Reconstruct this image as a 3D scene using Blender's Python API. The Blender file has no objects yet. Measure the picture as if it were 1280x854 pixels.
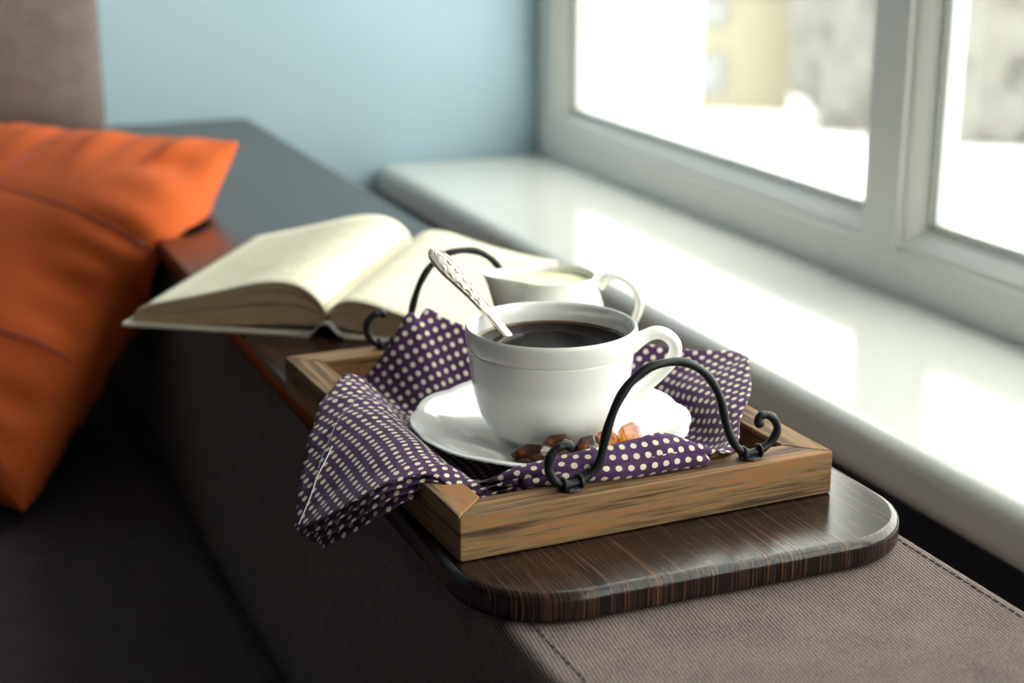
import bpy, bmesh, math, random
import numpy as np
from mathutils import Vector, Matrix, Euler, noise

random.seed(7)
R = math.radians
sc = bpy.context.scene
COL = sc.collection

# ------------------------------------------------------------------ camera
cam_data = bpy.data.cameras.new('camera')
cam = bpy.data.objects.new('camera', cam_data)
COL.objects.link(cam)
cam.location = (0.0, 0.0, 0.96)
cam.rotation_euler = (R(90 - 16.65), 0, R(-22.6))
cam_data.sensor_width = 36.0
cam_data.lens = 56.25
cam_data.clip_start = 0.02
cam_data.dof.use_dof = True
cam_data.dof.focus_distance = 0.915
cam_data.dof.aperture_fstop = 5.4
sc.camera = cam

# ------------------------------------------------------------------ sky and exposure
world = bpy.data.worlds.new('overcast_sky')
sc.world = world
world.use_nodes = True
bg = world.node_tree.nodes['Background']
bg.inputs['Color'].default_value = (1.0, 0.98, 0.92, 1)
bg.inputs['Strength'].default_value = 3.2

vs = sc.view_settings
vs.view_transform = 'Standard'
vs.look = 'None'
vs.gamma = 1.0
vs.use_curve_mapping = False
vs.exposure = 1.2
sc.display_settings.display_device = 'sRGB'
sc.cycles.use_denoising = True
sc.cycles.max_bounces = 10
sc.cycles.diffuse_bounces = 5
sc.cycles.glossy_bounces = 5
sc.cycles.transmission_bounces = 8
sc.cycles.transparent_max_bounces = 12
sc.cycles.caustics_reflective = False
sc.cycles.caustics_refractive = False
sc.cycles.sample_clamp_indirect = 6.0

# sampling portal over the window opening: guides the sky light, gives off none itself
pl = bpy.data.lights.new('window_portal', 'AREA')
pl.shape = 'RECTANGLE'
pl.size = 1.9
pl.size_y = 4.9
pl.cycles.is_portal = True
po = bpy.data.objects.new('window_portal', pl)
COL.objects.link(po)
po.location = (1.10, -0.1, 1.45)
po.rotation_euler = (0, R(90), 0)


# ------------------------------------------------------------------ helpers
def tag(o, label=None, cat=None, group=None, kind=None):
    if label: o['label'] = label
    if cat: o['category'] = cat
    if group: o['group'] = group
    if kind: o['kind'] = kind
    return o


def thing(name, label, cat, loc=(0, 0, 0), rotz=0.0, group=None, kind=None):
    o = bpy.data.objects.new(name, None)
    COL.objects.link(o)
    o.empty_display_size = 0.02
    o.location = loc
    o.rotation_euler = (0, 0, rotz)
    return tag(o, label, cat, group, kind)


def link(name, me, m, parent=None, smooth=True, angle=40):
    if m: 
        if not me.materials: me.materials.append(m)
    if smooth:
        for p in me.polygons: p.use_smooth = True
        me.set_sharp_from_angle(angle=R(angle))
    o = bpy.data.objects.new(name, me)
    COL.objects.link(o)
    if parent: o.parent = parent
    return o


def from_bm(name, bm, m, parent=None, smooth=True, angle=40):
    bmesh.ops.recalc_face_normals(bm, faces=bm.faces)
    me = bpy.data.meshes.new(name)
    bm.to_mesh(me)
    bm.free()
    return link(name, me, m, parent, smooth, angle)


def from_data(name, v, f, m, parent=None, smooth=True, angle=60, fix=True):
    me = bpy.data.meshes.new(name)
    me.from_pydata([tuple(map(float, p)) for p in v], [], f)
    me.update()
    if fix:
        bm = bmesh.new(); bm.from_mesh(me)
        bmesh.ops.recalc_face_normals(bm, faces=bm.faces)
        bm.to_mesh(me); bm.free()
    return link(name, me, m, parent, smooth, angle)


def bm_box(bm, x0, x1, y0, y1, z0, z1):
    v = [bm.verts.new(p) for p in ((x0, y0, z0), (x1, y0, z0), (x1, y1, z0), (x0, y1, z0),
                                   (x0, y0, z1), (x1, y0, z1), (x1, y1, z1), (x0, y1, z1))]
    for f in ((3, 2, 1, 0), (4, 5, 6, 7), (0, 1, 5, 4), (1, 2, 6, 5), (2, 3, 7, 6), (3, 0, 4, 7)):
        bm.faces.new([v[i] for i in f])
    return v


def flat_normals(o, on):
    if on:
        w = o.modifiers.new('face_weighted_normals', 'WEIGHTED_NORMAL')
        w.weight = 100; w.keep_sharp = True
    return o


def box(name, b, m, parent=None, bev=0.0, seg=2):
    bm = bmesh.new()
    bm_box(bm, *b)
    if bev:
        bmesh.ops.bevel(bm, geom=list(bm.edges), offset=bev, segments=seg, profile=0.5, affect='EDGES')
    return flat_normals(from_bm(name, bm, m, parent, smooth=bool(bev)), bev)


def prism(name, poly, axis, a0, a1, m, parent=None, bev=0.0, seg=2, smooth=True):
    """poly: 2D outline; extruded along axis (0,1,2) from a0 to a1"""
    bm = bmesh.new()
    def P(q, a):
        if axis == 0: return (a, q[0], q[1])
        if axis == 1: return (q[0], a, q[1])
        return (q[0], q[1], a)
    A = [bm.verts.new(P(q, a0)) for q in poly]
    B = [bm.verts.new(P(q, a1)) for q in poly]
    n = len(poly)
    bm.faces.new(A); bm.faces.new(B[::-1])
    for i in range(n):
        bm.faces.new((A[i], B[i], B[(i + 1) % n], A[(i + 1) % n]))
    bmesh.ops.recalc_face_normals(bm, faces=bm.faces)
    if bev:
        es = [e for e in bm.edges if len(e.link_faces) == 2 and e.calc_face_angle(0) > R(30)]
        bmesh.ops.bevel(bm, geom=es, offset=bev, segments=seg, profile=0.5, affect='EDGES')
    return flat_normals(from_bm(name, bm, m, parent, smooth=smooth), bev)


def catmull(pts, n, closed=False):
    """resample control points (k x d) with a Catmull-Rom spline, n samples per span"""
    P = np.asarray(pts, float)
    k = len(P)
    out = []
    spans = k if closed else k - 1
    for i in range(spans):
        if closed:
            a, b, c, d = P[(i - 1) % k], P[i], P[(i + 1) % k], P[(i + 2) % k]
        else:
            b, c = P[i], P[i + 1]
            a = P[i - 1] if i > 0 else 2 * b - c
            d = P[i + 2] if i + 2 < k else 2 * c - b
        for j in range(n):
            t = j / n
            out.append(0.5 * (2 * b + (c - a) * t + (2 * a - 5 * b + 4 * c - d) * t * t + (3 * b - 3 * c + d - a) * t ** 3))
    if not closed: out.append(P[-1])
    return np.array(out)


def tube_data(path, rad, seg=12, caps=True, flat=1.0, up=None):
    """sweep an ellipse (rad, rad*flat) along the path"""
    P = [Vector(p) for p in path]
    n = len(P)
    if not hasattr(rad, '__len__'): rad = [rad] * n
    T = []
    for i in range(n):
        t = P[min(i + 1, n - 1)] - P[max(i - 1, 0)]
        T.append(t.normalized())
    u = Vector(up) if up else (Vector((0, 0, 1)) if abs(T[0].z) < 0.9 else Vector((1, 0, 0)))
    N = (u - T[0] * u.dot(T[0])).normalized()
    V, F = [], []
    for i in range(n):
        N = (N - T[i] * N.dot(T[i]))
        N.normalize()
        B = T[i].cross(N)
        for k in range(seg):
            a = 2 * math.pi * k / seg
            V.append(P[i] + (N * math.cos(a) * flat + B * math.sin(a)) * rad[i])
    for i in range(n - 1):
        for k in range(seg):
            a, b = i * seg + k, i * seg + (k + 1) % seg
            F.append((a, b, b + seg, a + seg))
    if caps:
        F.append(tuple(range(seg))[::-1])
        F.append(tuple(range((n - 1) * seg, n * seg)))
    return [tuple(v) for v in V], F


def tube(name, path, rad, m, parent=None, seg=12, flat=1.0, up=None):
    V, F = tube_data(path, rad, seg, True, flat, up)
    return from_data(name, V, F, m, parent)


def lathe_data(profile, seg=96, mod=None):
    """profile [(r,z)], closed at r=0 ends; mod(a, i, r, z)->(r,z)"""
    V, F, rings = [], [], []
    for i, (r, z) in enumerate(profile):
        if r < 1e-6:
            rings.append([len(V)]); V.append((0, 0, z))
        else:
            ring = []
            for k in range(seg):
                a = 2 * math.pi * k / seg
                rr, zz = (r, z) if mod is None else mod(a, i, r, z)
                ring.append(len(V)); V.append((rr * math.cos(a), rr * math.sin(a), zz))
            rings.append(ring)
    for A, B in zip(rings[:-1], rings[1:]):
        if len(A) == 1 and len(B) == 1: continue
        for k in range(seg):
            k2 = (k + 1) % seg
            if len(A) == 1: F.append((A[0], B[k], B[k2]))
            elif len(B) == 1: F.append((A[k], B[0], A[k2]))
            else: F.append((A[k], B[k], B[k2], A[k2]))
    return V, F


def lathe(name, profile, m, parent=None, seg=96, mod=None, angle=60):
    V, F = lathe_data(profile, seg, mod)
    return from_data(name, V, F, m, parent, True, angle)


# ------------------------------------------------------------------ materials
def mat(name, col=(0.8, 0.8, 0.8), rough=0.5, spec=0.5, metal=0.0, coat=0.0, sheen=0.0, **kw):
    m = bpy.data.materials.new(name)
    m.use_nodes = True
    b = m.node_tree.nodes['Principled BSDF']
    b.inputs['Base Color'].default_value = (*col, 1)
    b.inputs['Roughness'].default_value = rough
    b.inputs['Specular IOR Level'].default_value = spec
    b.inputs['Metallic'].default_value = metal
    b.inputs['Coat Weight'].default_value = coat
    b.inputs['Sheen Weight'].default_value = sheen
    for k, v in kw.items():
        b.inputs[k.replace('_', ' ')].default_value = v
    m['bsdf'] = b.name
    return m


class NT:
    def __init__(s, m):
        s.m = m; s.t = m.node_tree; s.b = s.t.nodes['Principled BSDF']
    def n(s, typ, **kw):
        x = s.t.nodes.new(typ)
        for k, v in kw.items(): setattr(x, k, v)
        return x
    def l(s, a, b): s.t.links.new(a, b)
    def coord(s, which='Object', scale=(1, 1, 1), rot=(0, 0, 0), loc=(0, 0, 0)):
        tc = s.n('ShaderNodeTexCoord'); mp = s.n('ShaderNodeMapping')
        mp.inputs['Scale'].default_value = scale
        mp.inputs['Rotation'].default_value = rot
        mp.inputs['Location'].default_value = loc
        s.l(tc.outputs[which], mp.inputs['Vector'])
        return mp.outputs['Vector']
    def noise(s, vec, scale, detail=4, rough=0.5, dist=0.0):
        x = s.n('ShaderNodeTexNoise')
        x.inputs['Scale'].default_value = scale
        x.inputs['Detail'].default_value = detail
        x.inputs['Roughness'].default_value = rough
        x.inputs['Distortion'].default_value = dist
        s.l(vec, x.inputs['Vector'])
        return x.outputs['Fac']
    def ramp(s, fac, stops):
        x = s.n('ShaderNodeValToRGB')
        e = x.color_ramp.elements
        while len(e) < len(stops): e.new(0.5)
        for i, (p, c) in enumerate(stops):
            e[i].position = p
            e[i].color = (*c, 1) if len(c) == 3 else c
        s.l(fac, x.inputs['Fac'])
        return x.outputs['Color']
    def math(s, op, a, b=None, c=None):
        x = s.n('ShaderNodeMath', operation=op)
        for i, v in enumerate((a, b, c)):
            if v is None: continue
            if isinstance(v, (int, float)): x.inputs[i].default_value = v
            else: s.l(v, x.inputs[i])
        return x.outputs[0]
    def mix(s, fac, a, b, mode='MIX'):
        x = s.n('ShaderNodeMix', data_type='RGBA', blend_type=mode)
        for i, v in ((0, fac), (6, a), (7, b)):
            if isinstance(v, (int, float)): x.inputs[i].default_value = v
            elif isinstance(v, tuple): x.inputs[i].default_value = (*v, 1)
            else: s.l(v, x.inputs[i])
        return x.outputs[2]
    def bump(s, h, strength, dist=0.001):
        x = s.n('ShaderNodeBump')
        x.inputs['Strength'].default_value = strength
        x.inputs['Distance'].default_value = dist
        s.l(h, x.inputs['Height'])
        s.l(x.outputs['Normal'], s.b.inputs['Normal'])
    def base(s, c): s.l(c, s.b.inputs['Base Color'])


def fabric(name, c1, c2, period=0.0018, rough=0.95, sheen=0.05, weave=0.5, bumpd=0.0005):
    """twill: fine diagonal ribs broken up by cross threads and fibre noise"""
    m = mat(name, c1, rough, 0.12, sheen=sheen)
    t = NT(m)
    def wave(rot, per):
        w = t.n('ShaderNodeTexWave', wave_type='BANDS', bands_direction='X')
        w.inputs['Scale'].default_value = 2 * math.pi / (20 * per)
        w.inputs['Distortion'].default_value = 1.6; w.inputs['Detail'].default_value = 2
        w.inputs['Detail Scale'].default_value = 2.5
        t.l(t.coord('Object', (1, 1, 1), rot), w.inputs['Vector'])
        return w.outputs['Fac']
    a = wave((R(35), R(25), R(24)), period); b = wave((R(-20), R(35), R(-58)), period * 0.8)
    h = t.math('ADD', t.math('MULTIPLY', a, 0.7), t.math('MULTIPLY', b, 0.3))
    nz = t.noise(t.coord(), 800, 3, 0.7)
    big = t.noise(t.coord(), 30, 4, 0.6)
    h2 = t.math('ADD', t.math('MULTIPLY', h, weave), t.math('MULTIPLY', nz, 1 - weave))
    h3 = t.math('ADD', t.math('MULTIPLY', h2, 0.8), t.math('MULTIPLY', big, 0.2))
    t.base(t.ramp(h3, [(0.30, c2), (0.68, c1)]))
    t.bump(h2, 0.7, bumpd)
    return m


def wood(name, axis, stops, scale, stretch, rough=0.55, bump=0.4, coat=0.0, spec=0.4, mixf=0.45, flat=False):
    m = mat(name, stops[1][1], rough, spec, coat=coat)
    t = NT(m)
    s = [1, 1, 1]; s[axis] = 1.0 / stretch
    if flat: s[2] = 1.0 / stretch
    v = t.coord('Object', tuple(s))
    a = t.noise(v, scale, 4, 0.6, 0.4)
    b = t.noise(v, scale * 5.0, 3, 0.65, 0.0)
    c = t.noise(v, scale * 13.0, 2, 0.6, 0.0)
    f0 = t.math('ADD', t.math('MULTIPLY', a, 1 - mixf), t.math('MULTIPLY', b, mixf * 0.6))
    f = t.math('ADD', f0, t.math('MULTIPLY', c, mixf * 0.4))
    t.base(t.ramp(f, stops))
    if bump: t.bump(f, bump, 0.0007)
    return m


M = {}
M['wall'] = mat('blue_wall_paint', (0.38, 0.51, 0.585), 0.85, 0.2)
t = NT(M['wall']); t.bump(t.noise(t.coord(), 180, 3), 0.12, 0.001)
M['gap_shade'] = mat('gap_shade_navy', (0.02, 0.022, 0.035), 0.6, 0.3)  # shade of the gap under the sill, put into the wall colour
M['light_wall'] = mat('white_wall_paint', (0.50, 0.49, 0.47), 0.9, 0.2)
M['dark_wall'] = mat('dark_brown_wall_paint', (0.075, 0.06, 0.065), 0.9, 0.2)
M['ceiling'] = mat('grey_ceiling_paint', (0.24, 0.235, 0.225), 0.9, 0.2)
M['floor'] = wood('dark_floorboards', 1, [(0.3, (0.05, 0.03, 0.022)), (0.5, (0.09, 0.055, 0.04)), (0.7, (0.13, 0.085, 0.06))], 14, 10, 0.4)
M['sill'] = mat('glossy_white_plastic', (0.62, 0.63, 0.60), 0.10, 0.6)
M['pvc'] = mat('white_window_plastic', (0.80, 0.81, 0.78), 0.32, 0.5)
M['gasket'] = mat('grey_rubber_gasket', (0.30, 0.33, 0.31), 0.7, 0.3)
M['porcelain'] = mat('white_porcelain', (0.84, 0.84, 0.82), 0.09, 0.5, coat=0.5, Coat_Roughness=0.04)
M['jug'] = mat('cream_white_porcelain', (0.86, 0.86, 0.80), 0.12, 0.5, coat=0.4, Coat_Roughness=0.05)
M['cream'] = mat('pale_cream', (0.84, 0.82, 0.56), 0.3, 0.4, Subsurface_Weight=0.2, Subsurface_Radius=(0.01, 0.008, 0.004))
M['iron'] = mat('black_wrought_iron', (0.007, 0.007, 0.010), 0.45, 0.28)
t = NT(M['iron']); t.bump(t.noise(t.coord(), 260, 3), 0.5, 0.0006)
M['silver'] = mat('worn_silver', (0.80, 0.71, 0.63), 0.25, 0.5, metal=1.0)
t = NT(M['silver']); t.bump(t.noise(t.coord(), 500, 2), 0.15, 0.0003)
M['coffee'] = mat('black_coffee', (0.006, 0.002, 0.0015), 0.03, 0.5, IOR=1.16)
M['foam'] = mat('coffee_rim', (0.10, 0.04, 0.012), 0.1, 0.5)
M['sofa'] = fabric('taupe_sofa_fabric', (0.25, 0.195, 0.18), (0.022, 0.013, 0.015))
M['sofa_shaded'] = fabric('taupe_fabric_shaded', (0.105, 0.075, 0.092), (0.030, 0.019, 0.028))  # same sofa fabric, with the shade around the seat put into its colour
M['thread'] = mat('dark_thread', (0.05, 0.035, 0.04), 0.8, 0.2)
M['orange'] = fabric('orange_wool', (0.60, 0.120, 0.028), (0.50, 0.085, 0.019), weave=0.25, bumpd=0.0003)
M['seam'] = mat('purple_brown_thread', (0.30, 0.075, 0.07), 0.85, 0.2)
M['cover'] = mat('grey_beige_book_cloth', (0.50, 0.45, 0.37), 0.8, 0.2)
M['spine_cloth'] = mat('faded_spine_cloth', (0.36, 0.33, 0.30), 0.85, 0.2)

m = M['pages'] = mat('tan_page_edges', (0.42, 0.30, 0.19), 0.85, 0.15)
t = NT(m)
v = t.coord('Object', (2, 2, 60))
t.base(t.ramp(t.noise(v, 28, 4, 0.7), [(0.3, (0.30, 0.20, 0.12)), (0.7, (0.52, 0.39, 0.26))]))
t.bump(t.noise(v, 40, 3, 0.7), 0.6, 0.001)

m = M['leaf'] = mat('cream_printed_page', (0.80, 0.75, 0.60), 0.8, 0.15)
t = NT(m)
uvn = t.n('ShaderNodeUVMap'); uvn.uv_map = 'UVMap'
sp = t.n('ShaderNodeSeparateXYZ'); t.l(uvn.outputs['UV'], sp.inputs[0])
U, V_ = sp.outputs[0], sp.outputs[1]
row = t.math('LESS_THAN', t.math('FRACT', t.math('MULTIPLY', V_, 36)), 0.42)
inx = t.math('MULTIPLY', t.math('GREATER_THAN', U, 0.13), t.math('LESS_THAN', U, 0.88))
iny = t.math('MULTIPLY', t.math('GREATER_THAN', V_, 0.08), t.math('LESS_THAN', V_, 0.91))
mpv = t.n('ShaderNodeMapping'); mpv.inputs['Scale'].default_value = (95, 36, 1); t.l(uvn.outputs['UV'], mpv.inputs['Vector'])
words = t.math('GREATER_THAN', t.noise(mpv.outputs['Vector'], 1.0, 1), 0.45)
ink = t.math('MULTIPLY', t.math('MULTIPLY', row, words), t.math('MULTIPLY', inx, iny))
paper = t.ramp(t.noise(t.coord(), 24, 3), [(0.3, (0.70, 0.65, 0.50)), (0.7, (0.76, 0.72, 0.585))])
t.base(t.mix(t.math('MULTIPLY', ink, 0.6), paper, (0.30, 0.27, 0.22)))

TRAY = [(0.36, (0.014, 0.008, 0.006)), (0.435, (0.075, 0.040, 0.020)), (0.48, (0.185, 0.108, 0.048)), (0.525, (0.255, 0.155, 0.068)), (0.56, (0.330, 0.110, 0.030)), (0.60, (0.270, 0.175, 0.085)), (0.66, (0.40, 0.31, 0.19))]
M['tray_x'] = wood('weathered_tray_wood_across', 0, TRAY, 95, 34, 0.7, 0.9, spec=0.3, mixf=0.5)
M['tray_y'] = wood('weathered_tray_wood_along', 1, TRAY, 95, 34, 0.7, 0.9, spec=0.3, mixf=0.5)
M['board'] = wood('dark_wenge_veneer', 1, [(0.42, (0.004, 0.003, 0.004)), (0.50, (0.011, 0.006, 0.006)), (0.55, (0.028, 0.013, 0.008)), (0.60, (0.125, 0.055, 0.024))], 260, 160, 0.22, 0.0, spec=0.38, mixf=0.85, flat=True)

# polka dot cotton
m = M['napkin'] = mat('purple_polka_dot_cotton', (0.1, 0.04, 0.13), 0.85, 0.2, sheen=0.08)
t = NT(m)
uvn = t.n('ShaderNodeUVMap'); uvn.uv_map = 'UVMap'
def dots(off):
    mp = t.n('ShaderNodeMapping')
    k = 1 / 0.0097
    mp.inputs['Scale'].default_value = (k, k, 1); mp.inputs['Location'].default_value = (off, off, 0)
    mp.inputs['Rotation'].default_value = (0, 0, R(28))
    t.l(uvn.outputs['UV'], mp.inputs['Vector'])
    fr = t.n('ShaderNodeVectorMath', operation='FRACTION'); t.l(mp.outputs['Vector'], fr.inputs[0])
    sb = t.n('ShaderNodeVectorMath', operation='SUBTRACT'); t.l(fr.outputs['Vector'], sb.inputs[0]); sb.inputs[1].default_value = (0.5, 0.5, 0)
    mu = t.n('ShaderNodeVectorMath', operation='MULTIPLY'); t.l(sb.outputs['Vector'], mu.inputs[0]); mu.inputs[1].default_value = (1, 1, 0)
    ln = t.n('ShaderNodeVectorMath', operation='LENGTH'); t.l(mu.outputs['Vector'], ln.inputs[0])
    r_ = t.n('ShaderNodeMapRange'); r_.inputs['From Min'].default_value = 0.20; r_.inputs['From Max'].default_value = 0.175
    t.l(ln.outputs['Value'], r_.inputs['Value'])
    return r_.outputs['Result']
d = t.math('MAXIMUM', dots(0.0), dots(0.5))
nz = t.noise(t.coord(), 60, 4, 0.6)
purple = t.ramp(nz, [(0.3, (0.046, 0.016, 0.066)), (0.7, (0.090, 0.036, 0.112))])
t.base(t.mix(d, purple, (0.72, 0.66, 0.50)))
fine = t.noise(t.coord(), 1400, 2)
wr = t.noise(t.coord(), 75, 3, 0.55, 0.6)
t.bump(t.math('ADD', t.math('MULTIPLY', fine, 0.15), wr), 0.45, 0.0035)

m = M['sugar'] = mat('amber_rock_sugar', (0.62, 0.22, 0.045), 0.08, 0.6, Transmission_Weight=0.7, IOR=1.5)
t = NT(m)
t.base(t.ramp(t.noise(t.coord(), 90, 4, 0.65), [(0.34, (0.30, 0.055, 0.006)), (0.5, (0.70, 0.20, 0.018)), (0.68, (0.95, 0.45, 0.08))]))
t.bump(t.noise(t.coord(), 260, 3), 0.5, 0.001)
m = M['sugar_dark'] = mat('dark_amber_rock_sugar', (0.2, 0.07, 0.02), 0.08, 0.6, Transmission_Weight=0.5, IOR=1.5)
t = NT(m)
t.base(t.ramp(t.noise(t.coord(), 110, 4, 0.65), [(0.36, (0.012, 0.004, 0.002)), (0.52, (0.10, 0.024, 0.006)), (0.66, (0.50, 0.16, 0.025))]))
t.bump(t.noise(t.coord(), 260, 3), 0.5, 0.001)

# window glass: thin pane, clear with a fresnel reflection
m = M['glass'] = bpy.data.materials.new('window_glass')
m.use_nodes = True
nt = m.node_tree; nt.nodes.clear()
o_ = nt.nodes.new('ShaderNodeOutputMaterial'); mx = nt.nodes.new('ShaderNodeMixShader')
tr = nt.nodes.new('ShaderNodeBsdfTransparent'); tr.inputs['Color'].default_value = (0.97, 0.98, 0.97, 1)
gl = nt.nodes.new('ShaderNodeBsdfGlossy'); gl.inputs['Roughness'].default_value = 0.02
lw = nt.nodes.new('ShaderNodeLayerWeight'); lw.inputs['Blend'].default_value = 0.5
pw = nt.nodes.new('ShaderNodeMath'); pw.operation = 'POWER'; pw.inputs[1].default_value = 5.0
ma = nt.nodes.new('ShaderNodeMath'); ma.operation = 'MULTIPLY_ADD'; ma.inputs[1].default_value = 0.5; ma.inputs[2].default_value = 0.03
nt.links.new(lw.outputs['Facing'], pw.inputs[0]); nt.links.new(pw.outputs[0], ma.inputs[0])
nt.links.new(ma.outputs[0], mx.inputs[0]); nt.links.new(tr.outputs[0], mx.inputs[1]); nt.links.new(gl.outputs[0], mx.inputs[2])
nt.links.new(mx.outputs[0], o_.inputs['Surface'])

M['snow'] = mat('snow', (0.90, 0.91, 0.93), 0.9, 0.2)
t = NT(M['snow']); t.bump(t.noise(t.coord(), 1.5, 4), 0.3, 0.2)
M['white_house'] = mat('white_render', (0.86, 0.86, 0.85), 0.9, 0.2)
M['yellow_house'] = mat('pale_yellow_render', (0.285, 0.258, 0.185), 0.9, 0.2)
M['house_band'] = mat('pale_grey_eaves', (0.25, 0.245, 0.225), 0.9, 0.2)
M['house_pane'] = mat('pale_house_window', (0.23, 0.235, 0.24), 0.2, 0.5)
M['house_frame'] = mat('house_window_frame', (0.22, 0.22, 0.21), 0.6, 0.3)
M['shrub'] = mat('bare_grey_twigs', (0.30, 0.285, 0.26), 0.95, 0.1)
t = NT(M['shrub'])
t.base(t.ramp(t.noise(t.coord(), 2.2, 5, 0.7), [(0.3, (0.155, 0.15, 0.137)), (0.7, (0.205, 0.20, 0.187))]))
M['bark'] = mat('grey_bark', (0.25, 0.22, 0.2), 0.95, 0.1)

# ================================================================== ROOM
YW = 2.336          # back wall
XW = 1.017          # face of the window frame
ZS = 0.5165         # top of the sill
WX = 0.83           # inner face of the wall below the sill
box_struct = lambda name, b, m, bev=0: tag(box(name, b, m, None, bev), kind='structure')
box_struct('floor', (-4.5, 1.2, -2.6, YW + 0.1, -0.1, 0.0), M['floor'])
box_struct('ceiling', (-4.5, 1.2, -2.6, YW + 0.1, 2.6, 2.7), M['ceiling'])
box_struct('wall_back', (-4.5, 1.085, YW, YW + 0.1, 0.0, 2.6), M['wall'])
box_struct('wall_left', (-4.6, -4.5, -2.6, YW + 0.1, 0.0, 2.6), M['dark_wall'])
box_struct('wall_front', (-4.5, 1.2, -2.7, -2.6, 0.0, 2.6), M['light_wall'])
wr_ = thing('wall_right', None, None, (0, 0, 0), kind='structure')
box('wall_below_window', (WX, 1.2, -2.6, YW, 0.0, ZS - 0.052), M['gap_shade'], wr_)
box('wall_above_window', (WX, 1.2, -2.6, YW, 2.38, 2.6), M['wall'], wr_)
box('wall_beside_window', (XW, 1.2, -2.6, -2.55, ZS, 2.38), M['wall'], wr_)
box('baseboard', (WX - 0.015, WX, -2.6, YW, 0.0, 0.08), M['gap_shade'], wr_, 0.003)

# sill with a rounded front edge and rounded end
def sill_outline():
    pts = []
    x0, x1, y0, y1, r = 0.742, XW + 0.075, -2.595, YW - 0.004, 0.02
    pts += [(x1, y0), (x1, y1)]
    for k in range(7):
        a = R(90 + 90 * k / 6); pts.append((x0 + r + r * math.cos(a), y1 - r + r * math.sin(a)))
    pts += [(x0, y0)]
    return pts
sl = thing('trim_1', None, None, (0, 0, 0), kind='structure')
prism('windowsill', sill_outline(), 2, ZS - 0.052, ZS, M['sill'], sl, 0.018, 5)

# window frame
wn = thing('window_1', None, None, (0, 0, 0), kind='structure')
ZT = 2.38
Y0 = -2.55
FD = 0.07                                     # frame depth
mull = [(1.380, 1.445), (0.20, 0.265), (-0.72, -0.655), (-1.64, -1.575)]
box('frame_rail', (XW, XW + FD, Y0, YW, ZS - 0.006, 0.565), M['pvc'], wn, 0.004)
box('frame_rail', (XW, XW + FD, Y0, YW, ZT - 0.05, ZT), M['pvc'], wn, 0.004)
box('frame_jamb', (XW, XW + FD, YW - 0.055, YW, 0.562, ZT - 0.048), M['pvc'], wn, 0.004)
box('frame_jamb', (XW, XW + FD, Y0, Y0 + 0.055, 0.562, ZT - 0.048), M['pvc'], wn, 0.004)
for a, b in mull:
    box('mullion', (XW, XW + FD, a, b, 0.562, ZT - 0.048), M['pvc'], wn, 0.004)
edges = [Y0 + 0.055] + [v for a, b in sorted(mull) for v in (a, b)] + [YW - 0.055]
for i in range(0, len(edges), 2):
    ya, yb = edges[i], edges[i + 1]
    za, zb = 0.565, ZT - 0.05
    # stepped glazing bead, mitred at the corners: profile = (inset, depth)
    prof = [(-0.002, 0.006), (0.006, 0.006), (0.013, 0.011), (0.022, 0.022), (0.025, 0.023), (0.025, 0.045), (-0.002, 0.045)]
    V, F = [], []
    n = len(prof)
    for (cy, cz, sy, sz) in ((ya, za, 1, 1), (yb, za, -1, 1), (yb, zb, -1, -1), (ya, zb, 1, -1)):
        for (ins, dep) in prof: V.append((XW + dep, cy + sy * ins, cz + sz * ins))
    for c in range(4):
        for k in range(n):
            a, b = c * n + k, c * n + (k + 1) % n
            c2 = (c + 1) % 4
            F.append((a, b, c2 * n + (k + 1) % n, c2 * n + k))
    from_data('glazing_bead', V, F, M['pvc'], wn, True, 25)
    for (px, nm) in ((0.0265, 'inner_pane'), (0.048, 'outer_pane')):
        box('pane', (XW + px, XW + px + 0.002, ya + 0.020, yb - 0.020, za + 0.020, zb - 0.020), M['glass'], wn)
    g = 0.004
    V, F = [], []
    for (cy, cz, sy, sz) in ((ya, za, 1, 1), (yb, za, -1, 1), (yb, zb, -1, -1), (ya, zb, 1, -1)):
        for (ins, dep) in ((0.0248, 0.0225), (0.0248 + g, 0.0225), (0.0248 + g, 0.0262), (0.0248, 0.0262)):
            V.append((XW + dep, cy + sy * ins, cz + sz * ins))
    for c in range(4):
        for k in range(4):
            a, b = c * 4 + k, c * 4 + (k + 1) % 4
            c2 = (c + 1) % 4
            F.append((a, b, c2 * 4 + (k + 1) % 4, c2 * 4 + k))
    from_data('gasket', V, F, M['gasket'], wn, False)
    # inner spacer ring between the panes
    V, F = [], []
    for (cy, cz, sy, sz) in ((ya, za, 1, 1), (yb, za, -1, 1), (yb, zb, -1, -1), (ya, zb, 1, -1)):
        for (ins, dep) in ((0.020, 0.0288), (0.031, 0.0288), (0.031, 0.0475), (0.020, 0.0475)):
            V.append((XW + dep, cy + sy * ins, cz + sz * ins))
    for c in range(4):
        for k in range(4):
            a, b = c * 4 + k, c * 4 + (k + 1) % 4
            c2 = (c + 1) % 4
            F.append((a, b, c2 * 4 + (k + 1) % 4, c2 * 4 + k))
    from_data('spacer', V, F, M['pvc'], wn, False)

# ================================================================== OUTDOORS
ZG = -2.6
bm = bmesh.new()
bmesh.ops.create_grid(bm, x_segments=60, y_segments=60, size=40)
for v in bm.verts:
    v.co.x += 41.3; v.co.y += 14
    v.co.z = ZG + 0.12 * noise.noise(Vector((v.co.x * 0.3, v.co.y * 0.3, 0)))
tag(from_bm('snow_ground', bm, M['snow']), 'open snow covered yard outside the window', 'snow', kind='structure')

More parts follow.
